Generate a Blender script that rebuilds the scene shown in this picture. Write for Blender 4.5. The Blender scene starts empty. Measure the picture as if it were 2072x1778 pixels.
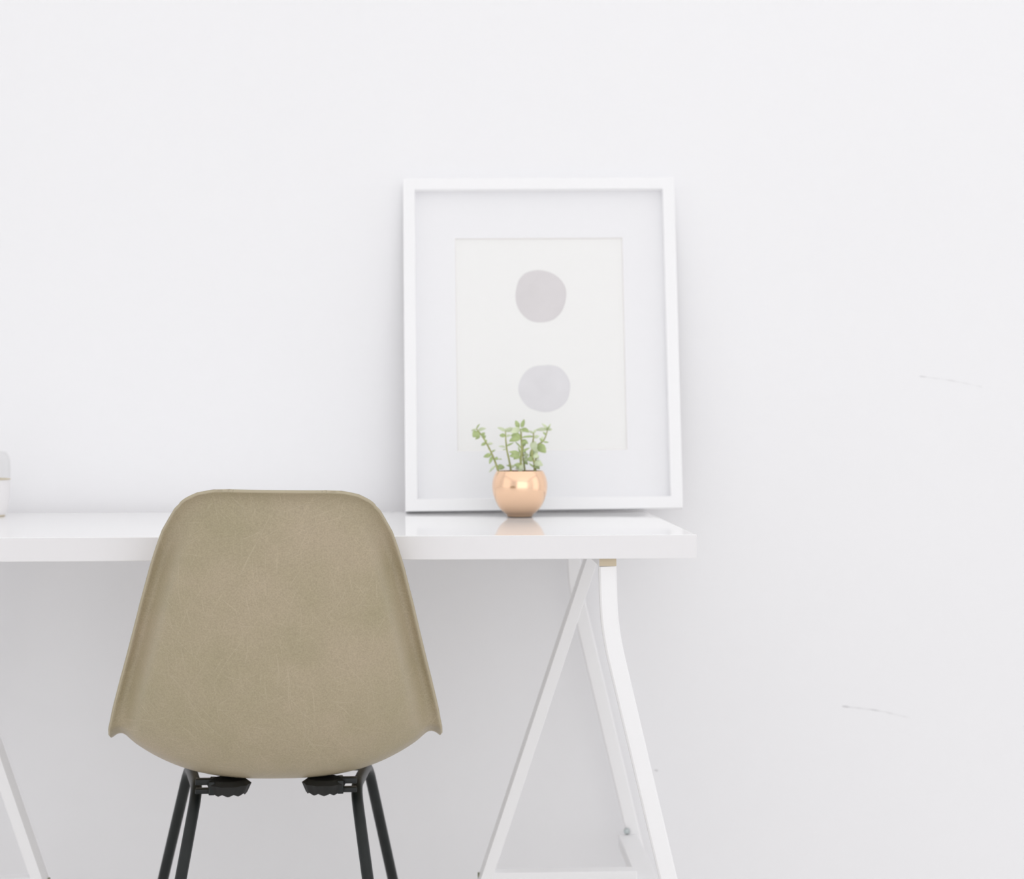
import bpy, bmesh, math, random
import numpy as np
from mathutils import Vector, Matrix

random.seed(7)
SC = bpy.context.scene
COL = SC.collection

# ------------------------------------------------------------------ camera
cam_d = bpy.data.cameras.new('camera')
cam_d.sensor_fit = 'HORIZONTAL'
cam_d.sensor_width = 36.0
cam_d.lens = 3280.0 / 2072.0 * 36.0
cam_d.clip_start = 0.05
cam_d.dof.use_dof = True
cam_d.dof.focus_distance = 2.05
cam_d.dof.aperture_fstop = 5.0
cam = bpy.data.objects.new('camera', cam_d)
COL.objects.link(cam)
cam.matrix_world = (Matrix.Translation((0, -2.80, 0.8897)) @ Matrix.Rotation(-0.03816, 4, 'Z')
                    @ Matrix.Rotation(math.pi / 2 - 0.01009, 4, 'X') @ Matrix.Rotation(-0.00175, 4, 'Z'))
SC.camera = cam

# ------------------------------------------------------------------ light
world = bpy.data.worlds.new('daylight')
SC.world = world
world.use_nodes = True
bg = world.node_tree.nodes['Background']
bg.inputs[0].default_value = (0.98, 0.985, 1.0, 1)
bg.inputs[1].default_value = 0.95


def area(name, loc, rot, sx, sy, power, col):
    d = bpy.data.lights.new(name, 'AREA')
    d.shape = 'RECTANGLE'
    d.size, d.size_y = sx, sy
    d.energy = power
    d.color = col
    o = bpy.data.objects.new(name, d)
    o.location = loc
    o.rotation_euler = rot
    COL.objects.link(o)
    return o


RX0, RX1, RY0, RY1, RH = -3.0, 3.4, -5.6, -0.012, 3.0      # room
area('window_daylight', (1.0, RY0 + 0.04, 1.425), (math.radians(90), 0, 0), 4.4, 2.65, 34, (0.992, 0.992, 0.988))
area('side_window_daylight', (RX1 - 0.04, -1.6, 1.425), (math.radians(90), 0, math.radians(90)), 1.8, 2.65, 8, (0.992, 0.992, 0.988))
area('left_fill_light', (RX0 + 0.04, -2.3, 1.425), (math.radians(90), 0, math.radians(-90)), 2.6, 2.65, 8, (0.992, 0.992, 0.988))  # added fill lamp to even out the back wall
area('overhead_fill', (0.2, -2.8, RH - 0.03), (0, 0, 0), 6.0, 5.2, 32, (0.992, 0.992, 0.988))  # added overhead fill lamp; the ceiling above it is solid

vs = SC.view_settings
vs.view_transform = 'Standard'
vs.look = 'None'
vs.gamma = 1.0
vs.use_curve_mapping = False
vs.exposure = -0.30
SC.cycles.use_denoising = True
SC.cycles.max_bounces = 14
SC.cycles.diffuse_bounces = 8
SC.cycles.caustics_reflective = False
SC.cycles.caustics_refractive = False


# ------------------------------------------------------------------ materials
def mat(name, col, rough=0.5, metal=0.0, spec=0.5, coat=0.0, bump=None, vary=None):
    """col linear rgb; bump=(scale, strength); vary=(scale, amount) slight tone variation of the paint itself."""
    m = bpy.data.materials.new(name)
    m.use_nodes = True
    nt = m.node_tree
    b = nt.nodes['Principled BSDF']
    b.inputs['Base Color'].default_value = (*col, 1)
    b.inputs['Roughness'].default_value = rough
    b.inputs['Metallic'].default_value = metal
    b.inputs['Specular IOR Level'].default_value = spec
    b.inputs['Coat Weight'].default_value = coat
    b.inputs['Coat Roughness'].default_value = 0.04
    tc = nt.nodes.new('ShaderNodeTexCoord')
    if vary:
        n = nt.nodes.new('ShaderNodeTexNoise')
        n.inputs['Scale'].default_value = vary[0]
        n.inputs['Detail'].default_value = 6
        nt.links.new(tc.outputs['Object'], n.inputs['Vector'])
        r = nt.nodes.new('ShaderNodeMapRange')
        r.inputs['From Min'].default_value = 0.3
        r.inputs['From Max'].default_value = 0.7
        r.inputs['To Min'].default_value = 1 - vary[1]
        r.inputs['To Max'].default_value = 1.0
        nt.links.new(n.outputs['Fac'], r.inputs['Value'])
        mx = nt.nodes.new('ShaderNodeVectorMath')
        mx.operation = 'SCALE'
        mx.inputs[0].default_value = col
        nt.links.new(r.outputs['Result'], mx.inputs['Scale'])
        nt.links.new(mx.outputs['Vector'], b.inputs['Base Color'])
    if bump:
        n = nt.nodes.new('ShaderNodeTexNoise')
        n.inputs['Scale'].default_value = bump[0]
        n.inputs['Detail'].default_value = 4
        nt.links.new(tc.outputs['Object'], n.inputs['Vector'])
        bp = nt.nodes.new('ShaderNodeBump')
        bp.inputs['Strength'].default_value = bump[1]
        bp.inputs['Distance'].default_value = 0.002
        nt.links.new(n.outputs['Fac'], bp.inputs['Height'])
        nt.links.new(bp.outputs['Normal'], b.inputs['Normal'])
    return m


def fibreglass():
    m = mat('greige_fibreglass', (0.40, 0.345, 0.245), 0.42)
    nt = m.node_tree
    b = nt.nodes['Principled BSDF']
    L = nt.links.new
    tc = nt.nodes.new('ShaderNodeTexCoord')
    warp = nt.nodes.new('ShaderNodeTexNoise')
    warp.inputs['Scale'].default_value = 11
    warp.inputs['Detail'].default_value = 1
    L(tc.outputs['Object'], warp.inputs['Vector'])
    wsub = nt.nodes.new('ShaderNodeVectorMath')
    wsub.operation = 'MULTIPLY_ADD'
    wsub.inputs[1].default_value = (0.03, 0.03, 0.03)
    L(warp.outputs['Color'], wsub.inputs[0])
    L(tc.outputs['Object'], wsub.inputs[2])
    acc = None
    for k, ang in enumerate((12, 48, 83, 117, 155)):       # strands of glass lying every which way
        mp = nt.nodes.new('ShaderNodeMapping')
        mp.vector_type = 'TEXTURE'
        mp.inputs['Rotation'].default_value = (0, math.radians(ang), 0)
        mp.inputs['Location'].default_value = (0.3 * k, 0.17 * k, 0.23 * k)
        mp.inputs['Scale'].default_value = (0.045, 0.2, 0.0013)
        L(wsub.outputs['Vector'], mp.inputs['Vector'])
        n = nt.nodes.new('ShaderNodeTexNoise')
        n.inputs['Scale'].default_value = 1.0
        n.inputs['Detail'].default_value = 0
        L(mp.outputs['Vector'], n.inputs['Vector'])
        r = nt.nodes.new('ShaderNodeMapRange')
        r.inputs['From Min'].default_value = 0.74
        r.inputs['From Max'].default_value = 0.84
        L(n.outputs['Fac'], r.inputs['Value'])
        if acc is None:
            acc = r.outputs['Result']
        else:
            mx = nt.nodes.new('ShaderNodeMath')
            mx.operation = 'MAXIMUM'
            L(acc, mx.inputs[0])
            L(r.outputs['Result'], mx.inputs[1])
            acc = mx.outputs[0]
    blot = nt.nodes.new('ShaderNodeTexNoise')
    blot.inputs['Scale'].default_value = 9
    blot.inputs['Detail'].default_value = 5
    L(tc.outputs['Object'], blot.inputs['Vector'])
    g = nt.nodes.new('ShaderNodeTexNoise')
    g.inputs['Scale'].default_value = 520
    g.inputs['Detail'].default_value = 2
    L(tc.outputs['Object'], g.inputs['Vector'])
    mixa = nt.nodes.new('ShaderNodeMix')
    mixa.data_type = 'RGBA'
    mixa.inputs['A'].default_value = (0.375, 0.325, 0.205, 1)
    mixa.inputs['B'].default_value = (0.44, 0.365, 0.255, 1)
    ra = nt.nodes.new('ShaderNodeMapRange')
    ra.inputs['From Min'].default_value = 0.3
    ra.inputs['From Max'].default_value = 0.7
    L(blot.outputs['Fac'], ra.inputs['Value'])
    L(ra.outputs['Result'], mixa.inputs['Factor'])
    sc = nt.nodes.new('ShaderNodeMapRange')
    sc.inputs['From Min'].default_value = 0.25
    sc.inputs['From Max'].default_value = 0.75
    sc.inputs['To Min'].default_value = 0.86
    sc.inputs['To Max'].default_value = 1.10
    L(g.outputs['Fac'], sc.inputs['Value'])
    vm = nt.nodes.new('ShaderNodeVectorMath')
    vm.operation = 'SCALE'
    L(mixa.outputs['Result'], vm.inputs[0])
    L(sc.outputs['Result'], vm.inputs['Scale'])
    fm = nt.nodes.new('ShaderNodeMath')
    fm.operation = 'MULTIPLY'
    fm.inputs[1].default_value = 0.22
    L(acc, fm.inputs[0])
    mixb = nt.nodes.new('ShaderNodeMix')
    mixb.data_type = 'RGBA'
    mixb.inputs['B'].default_value = (0.62, 0.54, 0.40, 1)
    L(fm.outputs[0], mixb.inputs['Factor'])
    L(vm.outputs['Vector'], mixb.inputs['A'])
    L(mixb.outputs['Result'], b.inputs['Base Color'])
    return m


M = {
    'wall': mat('white_wall_paint', (0.912, 0.912, 0.926), 0.75, spec=0.25, bump=(260, 0.10), vary=(1.3, 0.012)),
    'scuff': mat('grey_scuff', (0.70, 0.695, 0.71), 0.8, spec=0.2, vary=(60, 0.15)),
    'ceiling': mat('ceiling_paint', (0.91, 0.91, 0.91), 0.9, spec=0.2),
    'floor': mat('pale_concrete', (0.87, 0.855, 0.845), 0.5, spec=0.4, vary=(3.0, 0.08)),
    'glass_frame': mat('window_frame_paint', (0.8, 0.8, 0.8), 0.4),
    'desk': mat('glossy_white_laminate', (0.955, 0.953, 0.957), 0.03, spec=0.05),
    'edge': mat('shade_toned_edge', (0.83, 0.82, 0.83), 0.3, spec=0.5),  # same laminate as the top, darkened to put shade on its sides
    'steel': mat('white_powder_coat', (0.92, 0.918, 0.925), 0.38, spec=0.5),
    'cap': mat('shade_beige_bar_end', (0.62, 0.53, 0.39), 0.6),  # end of the white steel rail, its shade put in as beige
    'bolt': mat('zinc_bolt', (0.55, 0.60, 0.60), 0.28, metal=1.0),
    'plug': mat('olive_plug', (0.25, 0.26, 0.17), 0.5),
    'frame': mat('white_frame_paint', (0.925, 0.925, 0.935), 0.42, spec=0.5),
    'mat': mat('white_mat_board', (0.885, 0.885, 0.902), 0.9, spec=0.2),
    'bevel': mat('mat_core', (0.88, 0.86, 0.85), 0.9, spec=0.2),
    'paper': mat('cream_paper', (0.895, 0.895, 0.885), 0.9, spec=0.2),
    'wash1': mat('mauve_grey_wash', (0.74, 0.715, 0.724), 0.9, spec=0.2, vary=(26, 0.05)),
    'wash2': mat('pale_lilac_wash', (0.79, 0.78, 0.80), 0.9, spec=0.2, vary=(22, 0.06)),
    'copper': mat('polished_copper', (1.0, 0.685, 0.47), 0.17, metal=1.0),
    'soil': mat('dark_soil', (0.05, 0.035, 0.025), 0.95, bump=(300, 0.8)),
    'stem': mat('green_brown_stem', (0.46, 0.48, 0.19), 0.55, vary=(60, 0.35)),
    'leaf': mat('jade_leaf', (0.50, 0.61, 0.27), 0.42, vary=(70, 0.35)),
    'leafpale': mat('pale_jade_leaf', (0.72, 0.80, 0.54), 0.42, vary=(70, 0.25)),
    'shell': fibreglass(),
    'shelledge': mat('raw_fibreglass_edge', (0.46, 0.40, 0.28), 0.6),
    'tube': mat('black_enamel_tube', (0.013, 0.016, 0.016), 0.34, spec=0.35, vary=(40, 0.3)),
    'rubber': mat('black_rubber', (0.016, 0.016, 0.015), 0.6, spec=0.4),
    'ceramic': mat('white_wax_body', (0.86, 0.845, 0.85), 0.45),
    'gilt': mat('pale_gold_rim', (0.74, 0.66, 0.50), 0.35, metal=0.3),
}
gl = bpy.data.materials.new('clear_glass')               # thin clear glass: sees through, reflects more at its edges
gl.use_nodes = True
_n, _l = gl.node_tree.nodes, gl.node_tree.links
_n.remove(_n['Principled BSDF'])
_t, _g, _f, _m = (_n.new(k) for k in ('ShaderNodeBsdfTransparent', 'ShaderNodeBsdfGlossy', 'ShaderNodeLayerWeight', 'ShaderNodeMixShader'))
_p = _n.new('ShaderNodeMath')
_p.operation = 'POWER'
_p.inputs[1].default_value = 5.0
_q = _n.new('ShaderNodeMath')
_q.operation = 'MULTIPLY_ADD'
_q.inputs[1].default_value = 0.22
_q.inputs[2].default_value = 0.02
_t.inputs['Color'].default_value = (0.993, 0.993, 0.992, 1)
_g.inputs['Roughness'].default_value = 0.03
_f.inputs['Blend'].default_value = 0.5
_l.new(_f.outputs['Facing'], _p.inputs[0])
_l.new(_p.outputs[0], _q.inputs[0])
_l.new(_q.outputs[0], _m.inputs[0])
_l.new(_t.outputs[0], _m.inputs[1])
_l.new(_g.outputs[0], _m.inputs[2])
_l.new(_m.outputs[0], _n['Material Output'].inputs['Surface'])
M['glass'] = gl


# ------------------------------------------------------------------ helpers
def link(name, bm, mats, parent=None, smooth=True, sharp=35):
    me = bpy.data.meshes.new(name)
    bm.normal_update()
    bm.to_mesh(me)
    bm.free()
    for m in (mats if isinstance(mats, (list, tuple)) else [mats]):
        me.materials.append(M[m])
    if smooth:
        for p in me.polygons:
            p.use_smooth = True
        me.set_sharp_from_angle(angle=math.radians(sharp))
    o = bpy.data.objects.new(name, me)
    COL.objects.link(o)
    if parent is not None:
        o.parent = parent
    return o


def tag(o, label=None, cat=None, group=None, kind=None):
    for k, v in (('label', label), ('category', cat), ('group', group), ('kind', kind)):
        if v:
            o[k] = v
    return o


def empty(name, loc, rz=0.0):
    o = bpy.data.objects.new(name, None)
    o.location = loc
    o.rotation_euler = (0, 0, rz)
    o.empty_display_size = 0.05
    COL.objects.link(o)
    return o


def box(bm, x0, x1, y0, y1, z0, z1, bev=0.0, mi=0, seg=2):
    vs_ = [bm.verts.new((x, y, z)) for z in (z0, z1) for y in (y0, y1) for x in (x0, x1)]
    fs = []
    for f in ((0, 2, 3, 1), (4, 5, 7, 6), (0, 1, 5, 4), (2, 6, 7, 3), (0, 4, 6, 2), (1, 3, 7, 5)):
        fc = bm.faces.new([vs_[i] for i in f])
        fc.material_index = mi
        fs.append(fc)
    if bev:
        es = list({e for f in fs for e in f.edges})
        bmesh.ops.bevel(bm, geom=es, offset=bev, segments=seg, profile=0.5, affect='EDGES')
    return fs


def fillet(pts, r, n=7):
    pts = [Vector(p) for p in pts]
    out = [pts[0]]
    for i in range(1, len(pts) - 1):
        a, b, c = pts[i - 1], pts[i], pts[i + 1]
        u, v = (a - b), (c - b)
        rr = r[i - 1] if isinstance(r, (list, tuple)) else r
        t = min(rr, u.length * 0.49, v.length * 0.49)
        p, q = b + u.normalized() * t, b + v.normalized() * t
        for k in range(n + 1):
            s = k / n
            out.append((1 - s) ** 2 * p + 2 * s * (1 - s) * b + s * s * q)
    out.append(pts[-1])
    return out


def sweep(bm, pts, prof, ref=Vector((0, 0, 1)), caps=True, taper=None, mi=0):
    """prof: list of (a, b) offsets; parallel-transported frame starting from ref."""
    pts = [Vector(p) for p in pts]
    rings = []
    n_prev = None
    for i, p in enumerate(pts):
        t = (pts[min(i + 1, len(pts) - 1)] - pts[max(i - 1, 0)]).normalized()
        if n_prev is None:
            n = (ref - t * ref.dot(t)).normalized()
        else:
            n = (n_prev - t * n_prev.dot(t)).normalized()
        n_prev = n
        b = t.cross(n)
        k = taper[i] if taper else 1.0
        rings.append([bm.verts.new(p + n * (a * k) + b * (c * k)) for a, c in prof])
    m = len(prof)
    for r0, r1 in zip(rings, rings[1:]):
        for j in range(m):
            f = bm.faces.new((r0[j], r0[(j + 1) % m], r1[(j + 1) % m], r1[j]))
            f.material_index = mi
    if caps:
        bm.faces.new(rings[0][::-1]).material_index = mi
        bm.faces.new(rings[-1]).material_index = mi
    bmesh.ops.recalc_face_normals(bm, faces=bm.faces[:])
    return rings


def circ(r, n=16):
    return [(r * math.cos(2 * math.pi * i / n), r * math.sin(2 * math.pi * i / n)) for i in range(n)]


def lathe(bm, prof, n=64, mi=0, c=(0, 0)):
    rings = []
    for r, z in prof:
        if r < 1e-6:
            rings.append([bm.verts.new((c[0], c[1], z))])
        else:
            rings.append([bm.verts.new((c[0] + r * math.cos(2 * math.pi * i / n), c[1] + r * math.sin(2 * math.pi * i / n), z)) for i in range(n)])
    for a, b in zip(rings, rings[1:]):
        for i in range(n):
            j = (i + 1) % n
            if len(a) == 1 and len(b) == 1:
                continue
            if len(a) == 1:
                f = bm.faces.new((a[0], b[j], b[i]))
            elif len(b) == 1:
                f = bm.faces.new((a[i], a[j], b[0]))
            else:
                f = bm.faces.new((a[i], a[j], b[j], b[i]))
            f.material_index = mi
    bmesh.ops.recalc_face_normals(bm, faces=bm.faces[:])


def prism(bm, pts, y0, y1, mi=0):
    a = [bm.verts.new((x, y0, z)) for x, z in pts]
    b = [bm.verts.new((x, y1, z)) for x, z in pts]
    fs = [bm.faces.new(a), bm.faces.new(b[::-1])]
    n = len(pts)
    for i in range(n):
        j = (i + 1) % n
        fs.append(bm.faces.new((a[i], b[i], b[j], a[j])))
    for f in fs:
        f.material_index = mi
    bmesh.ops.recalc_face_normals(bm, faces=bm.faces[:])
    return fs


# ------------------------------------------------------------------ the room
def wall_with_holes(name, axis, at, thick, a0, a1, holes, m='wall', label=None):
    """upright wall in the plane axis=at, spanning a0..a1 and 0..RH, with rectangular window openings."""
    bm = bmesh.new()
    cuts = sorted({a0, a1, *[h[0] for h in holes], *[h[1] for h in holes]})
    lo, hi = min(at, at + thick), max(at, at + thick)
    for u0, u1 in zip(cuts, cuts[1:]):
        mid = (u0 + u1) / 2
        hs = [h for h in holes if h[0] < mid < h[1]]
        spans = [(0, RH)] if not hs else [(0, hs[0][2]), (hs[0][3], RH)]
        for z0, z1 in spans:
            if axis == 'y':
                box(bm, u0, u1, lo, hi, z0, z1)
            else:
                box(bm, lo, hi, u0, u1, z0, z1)
    return tag(link(name, bm, m, smooth=False), label, kind='structure')


bm = bmesh.new()
box(bm, RX0 - 0.1, RX1 + 0.1, RY0 - 0.1, RY1 + 0.1, -0.1, 0.0)
tag(link('floor', bm, 'floor', smooth=False), 'pale grey concrete floor below the desk', kind='structure')
bm = bmesh.new()
box(bm, RX0 - 0.1, RX1 + 0.1, RY0 - 0.1, RY1 + 0.1, RH, RH + 0.1)
tag(link('ceiling', bm, 'ceiling', smooth=False), 'white ceiling over the room', kind='structure')
back = wall_with_holes('wall_back', 'y', RY1, 0.1, RX0 - 0.1, RX1 + 0.1, [], label='plain white wall behind the desk')
wall_with_holes('wall_left', 'x', RX0, -0.1, RY0, RY1, [(-3.6, -1.0, 0.1, 2.75)], label='white side wall with an added tall window left of the desk')
wall_with_holes('wall_right', 'x', RX1, 0.1, RY0, RY1, [(-2.5, -0.7, 0.1, 2.75)], label='white side wall with a tall window right of the desk')
wall_with_holes('wall_front', 'y', RY0, -0.1, RX0 - 0.1, RX1 + 0.1, [(-1.2, 3.2, 0.1, 2.75)], label='white wall with a long window facing the desk')


def window(name, axis, at, a0, a1, z0, z1, n, label):
    bm = bmesh.new()
    w = 0.05
    bars = [(a0, a0 + w, z0, z1), (a1 - w, a1, z0, z1), (a0, a1, z0, z0 + w), (a0, a1, z1 - w, z1)]
    for k in range(1, n):
        c = a0 + (a1 - a0) * k / n
        bars.append((c - w / 2, c + w / 2, z0, z1))
    for u0, u1, p, q in bars:
        if axis == 'y':
            box(bm, u0, u1, at - 0.03, at + 0.03, p, q)
        else:
            box(bm, at - 0.03, at + 0.03, u0, u1, p, q)
    tag(link(name, bm, 'glass_frame', smooth=False), label, kind='structure')


window('window_1', 'y', RY0 - 0.05, -1.2, 3.2, 0.1, 2.75, 4, 'long white framed window facing the desk')
window('window_2', 'x', RX1 + 0.05, -2.5, -0.7, 0.1, 2.75, 2, 'white framed window in the right side wall')
window('added_window', 'x', RX0 - 0.05, -3.6, -1.0, 0.1, 2.75, 3, 'added white framed window in the left side wall')  # unseen window added to go with the left fill lamp


def scuff(pts, widths, parent):
    """thin smear of grime lying on the wall, broken into dashes."""
    bm = bmesh.new()
    P = fillet([(x, 0, z) for x, z in pts], 0.02, 5)
    dense = []
    for a, b in zip(P, P[1:]):
        k = max(1, int((b - a).length / 0.002))
        dense += [a.lerp(b, i / k) for i in range(k)]
    dense.append(P[-1])
    n = len(dense)
    run = None
    for i, p in enumerate(dense):
        s = i / max(1, n - 1)
        w = widths[0] * (1 - s) + widths[1] * s
        w *= 0.25 + 0.75 * max(0, math.sin(i * 0.55) + 0.6 * math.sin(i * 0.23 + 1) + 0.25) / 1.6
        cur = (bm.verts.new((p.x, -0.0003, p.z - w)), bm.verts.new((p.x, -0.0003, p.z + w)))
        if run:
            bm.faces.new((run[0], cur[0], cur[1], run[1]))
        run = cur
    o = link('scuff_mark', bm, 'scuff', parent, smooth=False)
    o.location = (0, RY1, 0)
    tag(o, 'faint grey scuff')
    return o


scuff([(0.680, 0.397), (0.745, 0.389), (0.800, 0.375)], (0.0012, 0.0003), back)
scuff([(0.815, 0.970), (0.875, 0.962), (0.925, 0.951)], (0.0006, 0.0003), back)
scuff([(0.352, 0.289), (0.358, 0.288)], (0.0012, 0.0010), back)

# ------------------------------------------------------------------ the desk
DX0, DX1, DY0, DY1, DZ0, DZ1 = -0.895, 0.3298, -0.642, -0.042, 0.7082, 0.7400
bm = bmesh.new()
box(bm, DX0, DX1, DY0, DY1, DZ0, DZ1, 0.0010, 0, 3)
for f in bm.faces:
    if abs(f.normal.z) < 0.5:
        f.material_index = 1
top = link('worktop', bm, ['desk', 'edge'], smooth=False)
tag(top, 'glossy white rectangular desk top lying across two white trestles', 'worktop')


def trestle(name, label, mirror):
    root = empty(name, (0, 0, 0))
    tag(root, label, 'trestle', 'trestle legs under the desk')
    fx = (lambda x: -0.5648 - x) if mirror else (lambda x: x)
    RECT = lambda hx, hy, c: [(-hx, -hy + c), (-hx + c, -hy), (hx - c, -hy), (hx, -hy + c), (hx, hy - c), (hx - c, hy), (-hx + c, hy), (-hx, hy - c)]
    ZT = 0.7080
    # long rail under the top, running front to back
    bm = bmesh.new()
    x0, x1 = sorted((fx(0.1995), fx(0.2232)))
    box(bm, x0, x1, -0.6285, -0.055, 0.6970, ZT, 0.0008)
    bm.faces.ensure_lookup_table()
    rail = link('top_rail', bm, 'steel', root, smooth=False)
    bm = bmesh.new()
    box(bm, x0 + 0.0006, x1 - 0.0002, -0.6300, -0.6286, 0.6973, ZT - 0.0003, 0.0003)
    tag(link('shaded_rail_end', bm, 'cap', rail), 'rail end, its shade coloured beige')
    # two bent legs
    for yc, sh in ((-0.620, 0.0), (-0.068, -0.004)):
        pts = fillet([(fx(0.2117 + sh), yc, 0.6968), (fx(0.2140 + sh), yc, 0.6120), (fx(0.3580 + sh), yc, 0.0)], 0.05, 9)
        bm = bmesh.new()
        sweep(bm, pts, RECT(0.0118, 0.0085, 0.0022), Vector((1, 0, 0)))
        leg = link('bent_leg', bm, 'steel', root, sharp=20)
        bm = bmesh.new()
        lathe(bm, [(0, 0.0), (0.0052, 0.0), (0.0052, 0.0028), (0.0040, 0.0046), (0, 0.0050)], 20)
        b = link('bolt', bm, 'bolt', leg)
        zb = 0.2003
        b.location = (fx(0.2980 + sh * 0.3), yc - 0.0085, zb)
        b.rotation_euler = (math.radians(90), 0, 0)
        tag(b, 'zinc bolt head')
    # low rail between the bent legs
    bm = bmesh.new()
    x0, x1 = sorted((fx(0.2825), fx(0.3150)))
    box(bm, x0, x1, -0.6112, -0.0768, 0.1740, 0.1950, 0.0012)
    link('side_stretcher', bm, 'steel', root, smooth=False)
    # single straight leg
    pts = [(fx(0.2183), -0.34, 0.6968), (fx(-0.0142), -0.34, 0.0)]
    d = Vector((pts[1][0] - pts[0][0], 0, pts[1][2] - pts[0][2])).normalized()
    bm = bmesh.new()
    hx, hy = 0.0098, 0.0120
    s = 1 if mirror else -1
    # broad chamfer on the outer front corner
    prof = [(s * hx, -hy + 0.014), (s * (hx - 0.0030), -hy), (-s * (hx - 0.001), -hy), (-s * hx, -hy + 0.001), (-s * hx, hy), (s * hx, hy)]
    side = Vector((1, 0, 0))
    n = (side - d * side.dot(d)).normalized()
    b_ = d.cross(n)
    if b_.y < 0:
        prof = [(a, -c) for a, c in prof]
    sweep(bm, pts, prof, side)
    leg = link('straight_leg', bm, 'steel', root, sharp=20)
    bm = bmesh.new()
    lathe(bm, [(0, 0), (0.0045, 0), (0.0045, 0.002), (0, 0.0024)], 16)
    q = link('plug', bm, 'plug', leg)
    q.location = (fx(0.0428), -0.3335, 0.2005)
    q.rotation_euler = (0, math.radians(90 if mirror else -90), 0)
    tag(q, 'small olive plug')
    # cross bar from the straight leg to the low rail
    bm = bmesh.new()
    x0, x1 = sorted((fx(0.0560), fx(0.2830)))
    box(bm, x0, x1, -0.3500, -0.3240, 0.1936, 0.2080, 0.0012)
    link('cross_bar', bm, 'steel', root, smooth=False)
    return root


trestle('desk_trestle', 'white steel trestle under the right end of the desk, shown almost whole beside the chair', False)
trestle('desk_trestle', 'white steel trestle under the left end of the desk, cut off by the photo edge', True)

# ------------------------------------------------------------------ leaning picture
FW, FH, FT, FM = 0.4620, 0.5652, 0.0330, 0.0203
LEAN, ROLL = 0.1247, 0.0085
fr = empty('picture_frame', (-0.0743, -0.1150, DZ1 + 0.0041))
# local frame: x right, y into the wall, z up the front face
fr.rotation_mode = 'QUATERNION'
fr.rotation_quaternion = (Matrix.Rotation(-LEAN, 3, 'X') @ Matrix.Rotation(-ROLL, 3, 'Y')).to_quaternion()
tag(fr, 'white framed print of two grey dots leaning on the wall behind the copper pot', 'picture')
bm = bmesh.new()
REC = 0.018
# mitred moulding: profile swept round the rectangle
prof = [(0.0, 0.0012), (0.0012, 0.0), (FM - 0.0010, 0.0), (FM, 0.0010), (FM, REC), (0.006, REC + 0.006), (0.006, FT - 0.001), (0.0, FT)]
corn = [(0, 0, 1, 1), (FW, 0, -1, 1), (FW, FH, -1, -1), (0, FH, 1, -1)]
rings = [[bm.verts.new((cx + sx * a, d, cz + sz * a)) for a, d in prof] for cx, cz, sx, sz in corn]
for i in range(4):
    r0, r1 = rings[i], rings[(i + 1) % 4]
    for j in range(len(prof)):
        k = (j + 1) % len(prof)
        bm.faces.new((r0[j], r0[k], r1[k], r1[j]))
bmesh.ops.recalc_face_normals(bm, faces=bm.faces[:])
link('frame_moulding', bm, 'frame', fr, smooth=False)
bm = bmesh.new()
box(bm, 0.004, FW - 0.004, REC + 0.0045, FT - 0.002, 0.004, FH - 0.004)
link('backing_board', bm, 'bevel', fr, smooth=False)
# mat board with a bevelled window
MX0, MX1, MZ0, MZ1 = 0.0872, 0.3730, 0.1005, 0.4648
bm = bmesh.new()


def ringv(x0, x1, z0, z1, y):
    return [bm.verts.new(v) for v in ((x0, y, z0), (x1, y, z0), (x1, y, z1), (x0, y, z1))]


e = 0.0014
A = ringv(FM - 0.006, FW - FM + 0.006, FM - 0.006, FH - FM + 0.006, REC + 0.0002)
B = ringv(MX0, MX1, MZ0, MZ1, REC + 0.0002)
Cc = ringv(MX0 + e, MX1 - e, MZ0 + e, MZ1 - e, REC + 0.0030)
D = ringv(FM - 0.006, FW - FM + 0.006, FM - 0.006, FH - FM + 0.006, REC + 0.0030)
for i in range(4):
    j = (i + 1) % 4
    bm.faces.new((A[i], A[j], B[j], B[i]))
    bm.faces.new((B[i], B[j], Cc[j], Cc[i])).material_index = 1
    bm.faces.new((Cc[i], Cc[j], D[j], D[i]))
    bm.faces.new((D[i], D[j], A[j], A[i]))
bmesh.ops.recalc_face_normals(bm, faces=bm.faces[:])
tag(link('mat_board', bm, ['mat', 'bevel'], fr, smooth=False), 'cool white mat board')


def smooth_loop(P, n=96):
    P = np.array(P, float)
    m = len(P)
    out = []
    for i in range(n):
        t = i / n * m
        k = int(t)
        f = t - k
        a, b, c, d = P[(k - 1) % m], P[k % m], P[(k + 1) % m], P[(k + 2) % m]
        out.append(0.5 * (2 * b + (c - a) * f + (2 * a - 5 * b + 4 * c - d) * f * f + (3 * b - a - 3 * c + d) * f ** 3))
    return out


DOT1 = [(400, 100), (520, 130), (620, 200), (680, 300), (685, 420), (640, 560), (560, 650), (480, 685), (390, 695), (290, 680), (200, 615), (140, 520), (118, 420), (125, 320), (160, 210), (230, 135), (320, 105)]
DOT2 = [(500, 1180), (590, 1205), (660, 1270), (705, 1360), (710, 1450), (680, 1570), (610, 1650), (520, 1695), (440, 1710), (340, 1695), (240, 1650), (170, 1570), (135, 1480), (140, 1390), (180, 1300), (250, 1225), (330, 1190), (420, 1183)]
bm = bmesh.new()
box(bm, MX0 - 0.006, MX1 + 0.006, REC + 0.0031, REC + 0.0044, MZ0 - 0.006, MZ1 + 0.006)
sheet_k = 0.2857 / 340.0 / 5.5533                       # drawn units -> metres on the sheet
for mi, P in ((1, DOT1), (2, DOT2)):
    q = smooth_loop(P)
    vsx = [bm.verts.new((0.2316 + (x - 400) * sheet_k, REC + 0.0029, 0.3640 - (y - 400) * sheet_k)) for x, y in q]
    f = bm.faces.new(vsx)
    f.material_index = mi
    f.normal_update()
    if f.normal.y > 0:
        f.normal_flip()
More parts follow.
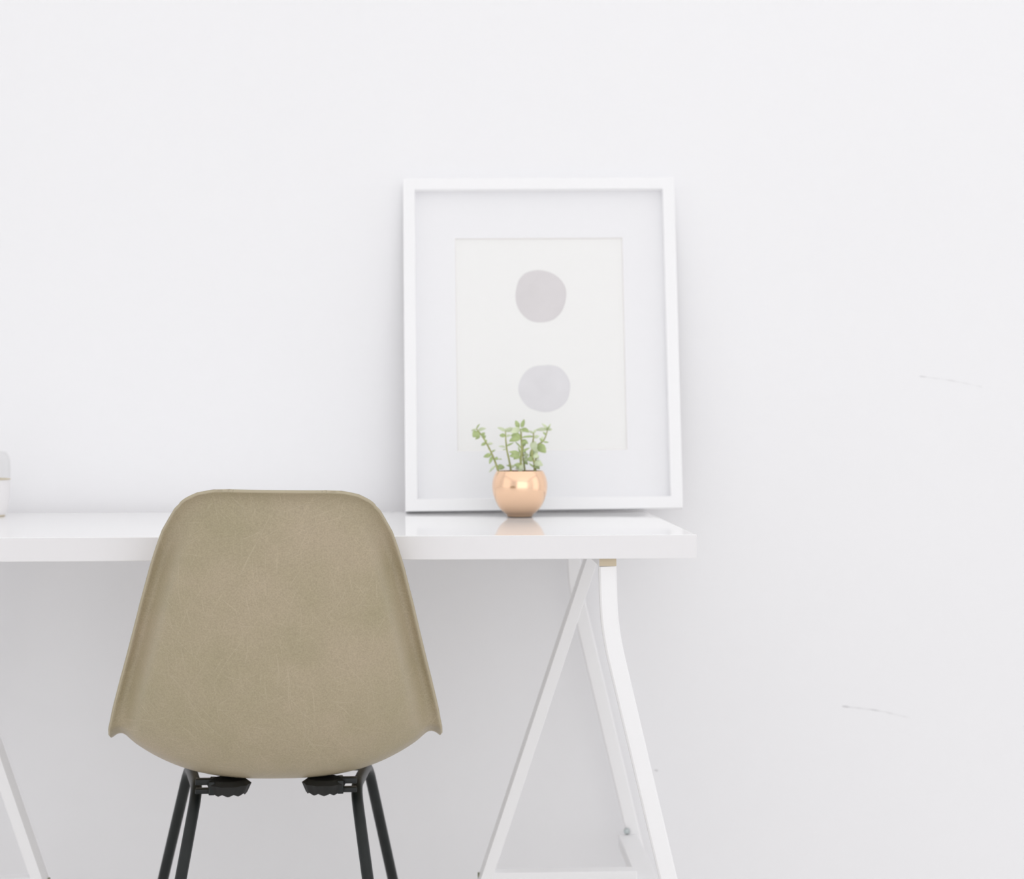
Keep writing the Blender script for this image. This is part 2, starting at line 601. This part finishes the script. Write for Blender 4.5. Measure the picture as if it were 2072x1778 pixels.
tag(link('art_print', bm, ['paper', 'wash1', 'wash2'], fr, smooth=False), 'cream sheet with two grey watercolour dots')

# ------------------------------------------------------------------ plant in a copper pot
PX, PY = 0.1110, -0.2150
pot = empty('potted_plant', (PX, PY, DZ1))
tag(pot, 'small leggy green succulent in a round copper pot on the white desk', 'potted plant')
bm = bmesh.new()
outer = [(0.0, 0.0004), (0.0190, 0.0004), (0.0205, 0.0012), (0.0212, 0.0034), (0.0218, 0.0046), (0.0262, 0.0078), (0.0312, 0.0128), (0.0357, 0.0193), (0.0396, 0.0275), (0.0423, 0.0360), (0.0438, 0.0440), (0.0441, 0.0510), (0.0433, 0.0580), (0.0415, 0.0648), (0.0390, 0.0702), (0.0372, 0.0733)]
inner = [(0.0366, 0.0737), (0.0360, 0.0732), (0.0378, 0.0698), (0.0402, 0.0644), (0.0419, 0.0580), (0.0420, 0.0440), (0.0380, 0.0300), (0.0300, 0.0160), (0.0, 0.0120)]


def smooth_prof(P, k=4):
    out = []
    for i in range(len(P) - 1):
        p = [np.array(P[max(0, min(len(P) - 1, i + d))]) for d in (-1, 0, 1, 2)]
        for s in range(k):
            f = s / k
            v = 0.5 * (2 * p[1] + (p[2] - p[0]) * f + (2 * p[0] - 5 * p[1] + 4 * p[2] - p[3]) * f * f + (3 * p[1] - p[0] - 3 * p[2] + p[3]) * f ** 3)
            out.append((max(0.0, float(v[0])), float(v[1])))
    out.append(P[-1])
    return out


lathe(bm, outer[:4] + smooth_prof(outer[4:] + inner[:-1], 4) + [inner[-1]], 96)
tag(link('pot', bm, 'copper', pot, sharp=60), 'shiny copper pot')
bm = bmesh.new()
lathe(bm, [(0, 0.0690), (0.012, 0.0686), (0.024, 0.0680), (0.034, 0.0672), (0.0395, 0.0660), (0.036, 0.060), (0, 0.060)], 40)
for v in bm.verts:
    if v.co.z > 0.0665:
        v.co.z += random.uniform(-0.0010, 0.0010)
tag(link('soil', bm, 'soil', pot), 'dark soil')


def mm(zx, zy):                                          # drawn units -> metres from the pot's foot
    return (zx - 965) / 8058.0, (1435 - zy) / 8058.0


def leaf(bm, base, tip, wid, face, thick=0.0011):
    """fleshy oval leaf from base to tip; face = approx normal."""
    base, tip = Vector(base), Vector(tip)
    ax = tip - base
    L = ax.length
    ax.normalize()
    n = Vector(face)
    n = (n - ax * n.dot(ax)).normalized()
    s = ax.cross(n)
    N, K = 9, 10
    rings = []
    for i in range(N):
        t = i / (N - 1)
        w = wid * 0.5 * (max(0.0, math.sin(math.pi * min(1, t ** 0.82 * 0.96 + 0.02))) ** 0.8)
        w = max(w, wid * 0.07)
        h = thick * (0.35 + 0.65 * math.sin(math.pi * (0.1 + 0.8 * t)))
        c = base + ax * (L * t) + n * (L * 0.10 * math.sin(math.pi * t))
        rings.append([bm.verts.new(c + s * (w * math.cos(2 * math.pi * k / K)) + n * (h * math.sin(2 * math.pi * k / K))) for k in range(K)])
    for a, b in zip(rings, rings[1:]):
        for k in range(K):
            bm.faces.new((a[k], a[(k + 1) % K], b[(k + 1) % K], b[k]))
    bm.faces.new(rings[0][::-1])
    bm.faces.new(rings[-1])


# each stem: path (drawn), depth at base and tip, radius, then leaves: base, tip, width (drawn units), pale?
STEMS = [
    ([(705, 852), (655, 740), (592, 590), (530, 470), (470, 375), (408, 300)], -0.004, 0.006, 0.00155, [
        ((410, 302), (452, 238), 18, 0), ((408, 305), (345, 325), 22, 1), ((428, 325), (530, 295), 40, 1), ((440, 340), (365, 405), 85, 0),
        ((455, 395), (392, 437), 26, 0), ((478, 400), (515, 348), 44, 0), ((505, 440), (530, 385), 22, 0), ((535, 480), (470, 517), 34, 0), ((550, 500), (620, 488), 26, 1),
        ((560, 545), (590, 575), 20, 0), ((600, 600), (652, 572), 18, 0), ((600, 630), (500, 662), 44, 0), ((620, 650), (575, 750), 36, 0), ((640, 680), (685, 690), 44, 0),
        ((655, 770), (570, 860), 24, 1), ((670, 790), (770, 800), 60, 0), ((690, 690), (735, 695), 20, 1), ((520, 450), (545, 460), 22, 0)]),
    ([(860, 852), (830, 720), (800, 590), (785, 470), (782, 400), (782, 335)], -0.008, -0.006, 0.0015, [
        ((785, 335), (680, 285), 38, 1), ((785, 335), (880, 290), 44, 1), ((780, 330), (800, 292), 26, 1), ((780, 390), (705, 385), 44, 0), ((785, 400), (850, 385), 30, 1), ((780, 535), (695, 527), 22, 1),
        ((790, 525), (885, 478), 20, 0), ((795, 560), (745, 575), 16, 1), ((838, 780), (790, 770), 18, 0), ((845, 800), (900, 770), 32, 1)]),
    ([(985, 852), (972, 700), (990, 560), (982, 450), (978, 350), (970, 300)], -0.014, -0.012, 0.0018, [
        ((950, 290), (908, 195), 46, 0), ((985, 285), (1018, 180), 40, 0), ((970, 310), (860, 310), 50, 1), ((985, 300), (1085, 345), 52, 0), ((960, 325), (840, 345), 40, 1), ((970, 318), (1030, 330), 46, 1),
        ((975, 400), (850, 385), 70, 0), ((975, 410), (825, 460), 66, 0), ((985, 415), (1110, 405), 24, 0), ((985, 450), (1070, 490), 48, 0), ((980, 500), (1040, 455), 40, 0),
        ((985, 560), (905, 470), 18, 0), ((990, 600), (1090, 545), 26, 0), ((965, 620), (825, 595), 44, 0), ((962, 630), (830, 650), 56, 0), ((968, 650), (880, 690), 50, 0), ((965, 610), (940, 530), 18, 0),
        ((985, 720), (960, 660), 30, 0), ((995, 740), (950, 895), 46, 1), ((985, 780), (890, 760), 54, 0), ((990, 800), (900, 810), 42, 1)]),
    ([(1035, 852), (1025, 770), (1010, 690), (1005, 600), (1012, 520)], 0.004, 0.0, 0.0014, [
        ((1012, 525), (1045, 470), 34, 0), ((1012, 640), (1085, 640), 48, 1), ((1015, 690), (1090, 700), 52, 1), ((1020, 720), (1070, 760), 36, 0), ((1025, 790), (975, 800), 42, 1), ((1010, 570), (1040, 610), 30, 0)]),
    ([(1155, 852), (1150, 740), (1112, 620), (1128, 500), (1140, 415), (1140, 352)], -0.010, -0.008, 0.0017, [
        ((1140, 352), (1175, 310), 26, 1), ((1140, 360), (1090, 330), 24, 1), ((1140, 400), (1010, 412), 24, 0), ((1140, 412), (1215, 395), 34, 1), ((1135, 460), (1150, 590), 74, 1),
        ((1120, 560), (1105, 690), 46, 0), ((1130, 640), (1200, 660), 60, 1), ((1130, 680), (1060, 700), 56, 0), ((1145, 730), (1255, 770), 66, 1), ((1150, 760), (1215, 815), 52, 0), ((1150, 800), (1080, 745), 20, 0), ((1120, 500), (1170, 470), 40, 0)]),
    ([(1165, 852), (1175, 720), (1165, 600), (1195, 500), (1270, 470), (1305, 390), (1328, 310)], 0.002, 0.004, 0.0014, [
        ((1328, 310), (1250, 235), 30, 1), ((1328, 310), (1370, 235), 20, 1), ((1328, 310), (1385, 310), 30, 1), ((1328, 315), (1170, 320), 44, 1), ((1318, 325), (1345, 270), 22, 0), ((1310, 385), (1265, 345), 24, 0), ((1270, 470), (1340, 478), 18, 0), ((1270, 470), (1220, 425), 24, 0),
        ((1200, 500), (1300, 610), 84, 0), ((1195, 520), (1260, 540), 70, 0), ((1190, 540), (1150, 640), 60, 1), ((1180, 640), (1205, 690), 40, 1), ((1240, 470), (1265, 400), 30, 1), ((1175, 720), (1245, 735), 44, 1)]),
]
for path, yb, yt, r, leaves in STEMS:
    n = len(path)
    pts = []
    for i, (a, b) in enumerate(path):
        x, z = mm(a, b)
        y = yb + (yt - yb) * i / (n - 1)
        if i == 0:
            z = 0.066
        pts.append(Vector((x, y, z)))
    pts = fillet(pts, 0.005, 4)
    bm = bmesh.new()
    m_ = len(pts)
    sweep(bm, pts, circ(r, 10), Vector((0, 1, 0)), taper=[1.15 - 0.5 * i / (m_ - 1) for i in range(m_)])
    st = link('stem', bm, 'stem', pot)

    def ydepth(z):
        f = min(1, max(0, (z - 0.066) / max(1e-4, pts[-1].z - 0.066)))
        return yb + (yt - yb) * f
    for pale, mname in ((0, 'leaf'), (1, 'leafpale')):
        bm = bmesh.new()
        for b0, t0, w, pl in leaves:
            if pl != pale:
                continue
            bx, bz = mm(*b0)
            tx, tz = mm(*t0)
            y0 = ydepth(bz)
            y1 = y0 + random.uniform(-0.006, 0.006)
            face = Vector((random.uniform(-0.35, 0.35), -1.0, random.uniform(0.0, 0.8)))
            leaf(bm, (bx, y0, bz), (tx, y1, tz), w / 8058.0 * 1.3, face)
        if bm.verts:
            bmesh.ops.recalc_face_normals(bm, faces=bm.faces[:])
            lo = link('leaves', bm, mname, st)
            if pale:
                tag(lo, 'paler young leaves')
        else:
            bm.free()

# ------------------------------------------------------------------ jar at the desk's far side
JX, JY = -0.7595, -0.1400
jar = empty('candle_jar', (JX, JY, DZ1))
tag(jar, 'white jar under a clear glass dome on the desk, cut off by the photo edge', 'jar')
bm = bmesh.new()
lathe(bm, [(0, 0.0), (0.0335, 0.0), (0.0350, 0.0010), (0.0372, 0.0050), (0.0402, 0.0125), (0.0425, 0.0220), (0.0437, 0.0340), (0.0443, 0.0480), (0.0444, 0.0590), (0.0436, 0.0597), (0, 0.0597)], 72)
tag(link('jar_body', bm, 'ceramic', jar), 'white jar body')
bm = bmesh.new()
lathe(bm, [(0.0330, 0.0004), (0.0358, 0.0004), (0.0364, 0.0018), (0.0352, 0.0026), (0.0330, 0.0018), (0.0330, 0.0004)], 72)
tag(link('foot_ring', bm, 'gilt', jar), 'thin beige foot ring')
bm = bmesh.new()
lathe(bm, [(0.0400, 0.0598), (0.0452, 0.0598), (0.0454, 0.0606), (0.0450, 0.0613), (0.0400, 0.0613), (0.0400, 0.0598)], 72)
tag(link('rim', bm, 'gilt', jar), 'thin gold rim')
bm = bmesh.new()
go = [(0.0450, 0.0614), (0.0452, 0.0720), (0.0450, 0.0860), (0.0444, 0.0925), (0.0425, 0.0985), (0.0395, 0.1028), (0.0350, 0.1054), (0.0, 0.1064)]
gi = [(r - 0.0018 if r > 0.002 else 0.0, z - (0.0 if z < 0.09 else 0.0016)) for r, z in go]
lathe(bm, smooth_prof(go, 3) + smooth_prof(gi, 3)[::-1] + [go[0]], 72)
tag(link('glass_dome', bm, 'glass', jar), 'clear glass dome')

# ------------------------------------------------------------------ moulded shell chair
chair = empty('shell_chair', (-0.2470, -0.5500, 0.0))
chair.rotation_euler = (0, math.radians(1.0), math.radians(4.8))
tag(chair, 'greige moulded fibreglass side chair on black tube legs, its back to us', 'chair')

PROF = [(-0.2215, 0.8050), (-0.2140, 0.7600), (-0.2010, 0.7000), (-0.1880, 0.6400), (-0.1740, 0.5800), (-0.1570, 0.5200), (-0.1330, 0.4680), (-0.0980, 0.4290),
        (-0.0500, 0.4095), (0.0000, 0.4030), (0.0600, 0.4020), (0.1200, 0.4080), (0.1700, 0.4140), (0.2050, 0.4110), (0.2280, 0.3990)]


def curve_pts(P, k):
    return np.array(smooth_prof(P, k))


# dense centre line, resampled by arc length
dense = []
for i in range(len(PROF) - 1):
    p = [np.array(PROF[max(0, min(len(PROF) - 1, i + d))]) for d in (-1, 0, 1, 2)]
    for s in range(20):
        f = s / 20
        dense.append(0.5 * (2 * p[1] + (p[2] - p[0]) * f + (2 * p[0] - 5 * p[1] + 4 * p[2] - p[3]) * f * f + (3 * p[1] - p[0] - 3 * p[2] + p[3]) * f ** 3))
dense.append(np.array(PROF[-1]))
dense = np.array(dense)
sl = np.r_[0, np.cumsum(np.linalg.norm(np.diff(dense, axis=0), axis=1))]
STOT = sl[-1]


def centre(s):
    return np.array([np.interp(s, sl, dense[:, 0]), np.interp(s, sl, dense[:, 1])])


def normal(s):
    a, b = centre(max(0, s - 0.012)), centre(min(STOT, s + 0.012))
    t = (b - a) / np.linalg.norm(b - a)
    return np.array([-t[1], t[0]])          # towards the sitter: forward on the back, up on the seat


def bowl(s):
    return float(np.interp(s / STOT, [0.0, 0.10, 0.25, 0.40, 0.50, 0.60, 0.75, 0.90, 1.0], [0.018, 0.030, 0.048, 0.062, 0.068, 0.068, 0.062, 0.040, 0.010]))


# half width against height of the edge on the back, then against y on the seat
WZ = [(0.4614, 0.2228), (0.5033, 0.2122), (0.5397, 0.2027), (0.5863, 0.1902), (0.6475, 0.1744), (0.6973, 0.1605), (0.7224, 0.1525), (0.7474, 0.1437), (0.7557, 0.1393),
      (0.7782, 0.1271), (0.7901, 0.1152), (0.7944, 0.1082), (0.7993, 0.0994), (0.8040, 0.0800), (0.8052, 0.0560)]
WY = [(-0.02, 0.2230), (0.05, 0.2230), (0.10, 0.2210), (0.14, 0.2140), (0.175, 0.1980), (0.200, 0.1760), (0.215, 0.1520), (0.224, 0.1200), (0.228, 0.0700)]
NS, NX = 150, 64
tt = np.linspace(0, 1, NS)
svals = STOT * (0.5 - 0.5 * np.cos(np.pi * tt)) * 0.5 + STOT * tt * 0.5
svals = STOT * np.where(tt < 0.2, (tt / 0.2) ** 2 * 0.14, np.where(tt > 0.85, 1 - ((1 - tt) / 0.15) ** 2 * 0.12, 0.14 + (tt - 0.2) / 0.65 * 0.74))
wid = []
for s in svals:
    c, n = centre(s), normal(s)
    ez = c[1] + n[1] * (bowl(s) - 0.013)
    if s / STOT < 0.03:
        ez = c[1]
    wz = np.interp(ez, [a for a, _ in WZ], [b for _, b in WZ])
    if c[0] > -0.03:
        wz = min(wz, np.interp(c[0], [a for a, _ in WY], [b for _, b in WY]))
    wid.append(float(wz))
wid = np.array(wid)
ol = np.array([[w, s] for w, s in zip(wid, svals)])
olf = np.vstack([[0, 0], ol, [0, STOT]])
seg_a, seg_b = olf[:-1], olf[1:]


def edge_dist(x, s):
    p = np.array([x, s])
    d = seg_b - seg_a
    L2 = np.maximum((d ** 2).sum(1), 1e-12)
    t = np.clip(((p - seg_a) * d).sum(1) / L2, 0, 1)
    return float(np.min(np.linalg.norm(seg_a + d * t[:, None] - p, axis=1)))


bm = bmesh.new()
grid = []
for s, w in zip(svals, wid):
    row = []
    c, n = centre(s), normal(s)
    h = bowl(s)
    wref = max(float(np.interp(s, svals, wid)), 0.135)
    for j in range(NX + 1):
        u = math.sin(math.pi / 2 * (2 * j / NX - 1)) * 0.55 + (2 * j / NX - 1) * 0.45
        x = u * w
        b = h * 1.12 * (abs(x) / wref) ** 2.7
        d = edge_dist(abs(x), s)
        roll = float(np.interp(s / STOT, [0, 0.05, 0.16, 0.36, 0.44, 0.52, 0.62, 0.8, 1], [0.0, 0.004, 0.026, 0.028, 0.022, 0.010, 0.003, 0.0, 0.0]))
        q = min(1.0, max(0.0, (0.036 - d) / 0.026))
        b += roll * q * q * (3 - 2 * q)
        lipw = float(np.interp(s / STOT, [0, 0.35, 0.55, 1], [0.016, 0.016, 0.022, 0.022]))
        if d < lipw:
            amp = float(np.interp(s / STOT, [0, 0.05, 0.15, 0.55, 0.62, 0.9, 1], [0.010, 0.010, 0.014, 0.021, 0.0215, 0.012, 0.006]))
            b -= amp * (1 - d / lipw) ** 2
        row.append(bm.verts.new((x, c[0] + n[0] * b, c[1] + n[1] * b)))
    grid.append(row)
for r0, r1 in zip(grid, grid[1:]):
    for j in range(NX):
        bm.faces.new((r0[j], r0[j + 1], r1[j + 1], r1[j]))
bmesh.ops.recalc_face_normals(bm, faces=bm.faces[:])
bm.faces.ensure_lookup_table()
mid = bm.faces[(NS // 3) * NX + NX // 2]
if mid.normal.y < 0:                                  # normals towards the sitter
    bmesh.ops.reverse_faces(bm, faces=bm.faces[:])
shell = link('seat_shell', bm, ['shell', 'shelledge'], chair, sharp=80)
so = shell.modifiers.new('thickness', 'SOLIDIFY')
so.thickness = 0.0042
so.offset = 1.0
so.material_offset_rim = 1
so.use_even_offset = False
tag(shell, 'greige fibreglass shell')

TR = 0.0079
ZR = 0.3900
for s in (-1, 1):
    rb, fb = Vector((s * 0.1075, -0.020, ZR)), Vector((s * 0.1290, 0.130, ZR))
    rfoot, ffoot = Vector((s * 0.1640, -0.262, 0.012)), Vector((s * 0.2150, 0.272, 0.012))
    path = fillet([rfoot, rb, fb, ffoot], 0.030, 9)
    k1 = 12                                            # end of the rear bend
    parts = (('leg', path[:k1 - 1]), ('side_rail', path[k1 - 2:12]), ('leg', path[11:]))
    for nm, pp in parts:
        bm = bmesh.new()
        if nm == 'leg' or len(pp) > 1:
            sweep(bm, pp, circ(TR, 20), Vector((s, 0, 0)))
        o = link(nm, bm, 'tube', chair)
        if nm == 'leg':
            f = min(pp, key=lambda v: v.z)
            bm = bmesh.new()
            lathe(bm, [(0, 0), (0.014, 0), (0.015, 0.003), (0.011, 0.010), (0.0085, 0.018), (0, 0.018)], 24, c=(f.x, f.y))
            link('foot_glide', bm, 'rubber', o)
bm = bmesh.new()
sweep(bm, [(-0.1275, 0.120, ZR - 0.001), (0.1275, 0.120, ZR - 0.001)], circ(0.0062, 16), Vector((0, 0, 1)))
link('cross_brace', bm, 'tube', chair)

for y in (-0.042, 0.098):
    for s in (-1, 1):
        cx = s * 0.0640
        cz = 0.3955
        bm = bmesh.new()
        n = 60
        lo_, hi_ = [], []
        for k in range(n):                             # scalloped rubber disc
            a = 2 * math.pi * k / n
            r = 0.0290 + 0.0012 * math.cos(a * 10)
            zz = 0.0016 * math.cos(a * 10)
            lo_.append(bm.verts.new((cx + (r - 0.005) * math.cos(a), y + (r - 0.005) * math.sin(a), cz - 0.0060 + zz)))
            hi_.append(bm.verts.new((cx + r * math.cos(a), y + r * math.sin(a), cz + 0.0070)))
        top_ = [bm.verts.new((cx + 0.022 * math.cos(2 * math.pi * k / n), y + 0.022 * math.sin(2 * math.pi * k / n), cz + 0.0125)) for k in range(n)]
        for k in range(n):
            j = (k + 1) % n
            bm.faces.new((lo_[k], lo_[j], hi_[j], hi_[k]))
            bm.faces.new((hi_[k], hi_[j], top_[j], top_[k]))
        bm.faces.new(lo_[::-1])
        bm.faces.new(top_)
        bmesh.ops.recalc_face_normals(bm, faces=bm.faces[:])
        mt = link('shock_mount', bm, 'rubber', chair)
        # forked steel bracket from the rail to the disc, leaving a small slot
        bm = bmesh.new()
        xa, xb = sorted((s * 0.0870, s * 0.1085))
        box(bm, xa, xb, y - 0.007, y + 0.007, cz - 0.0065, cz - 0.0002, 0.0010)
        box(bm, xa, xb, y - 0.007, y + 0.007, cz + 0.0055, cz + 0.0130, 0.0010)
        xc, xd = sorted((s * 0.0820, s * 0.0900))
        box(bm, xc, xd, y - 0.018, y + 0.018, cz - 0.0060, cz + 0.0120, 0.0010)
        link('bracket', bm, 'tube', mt)
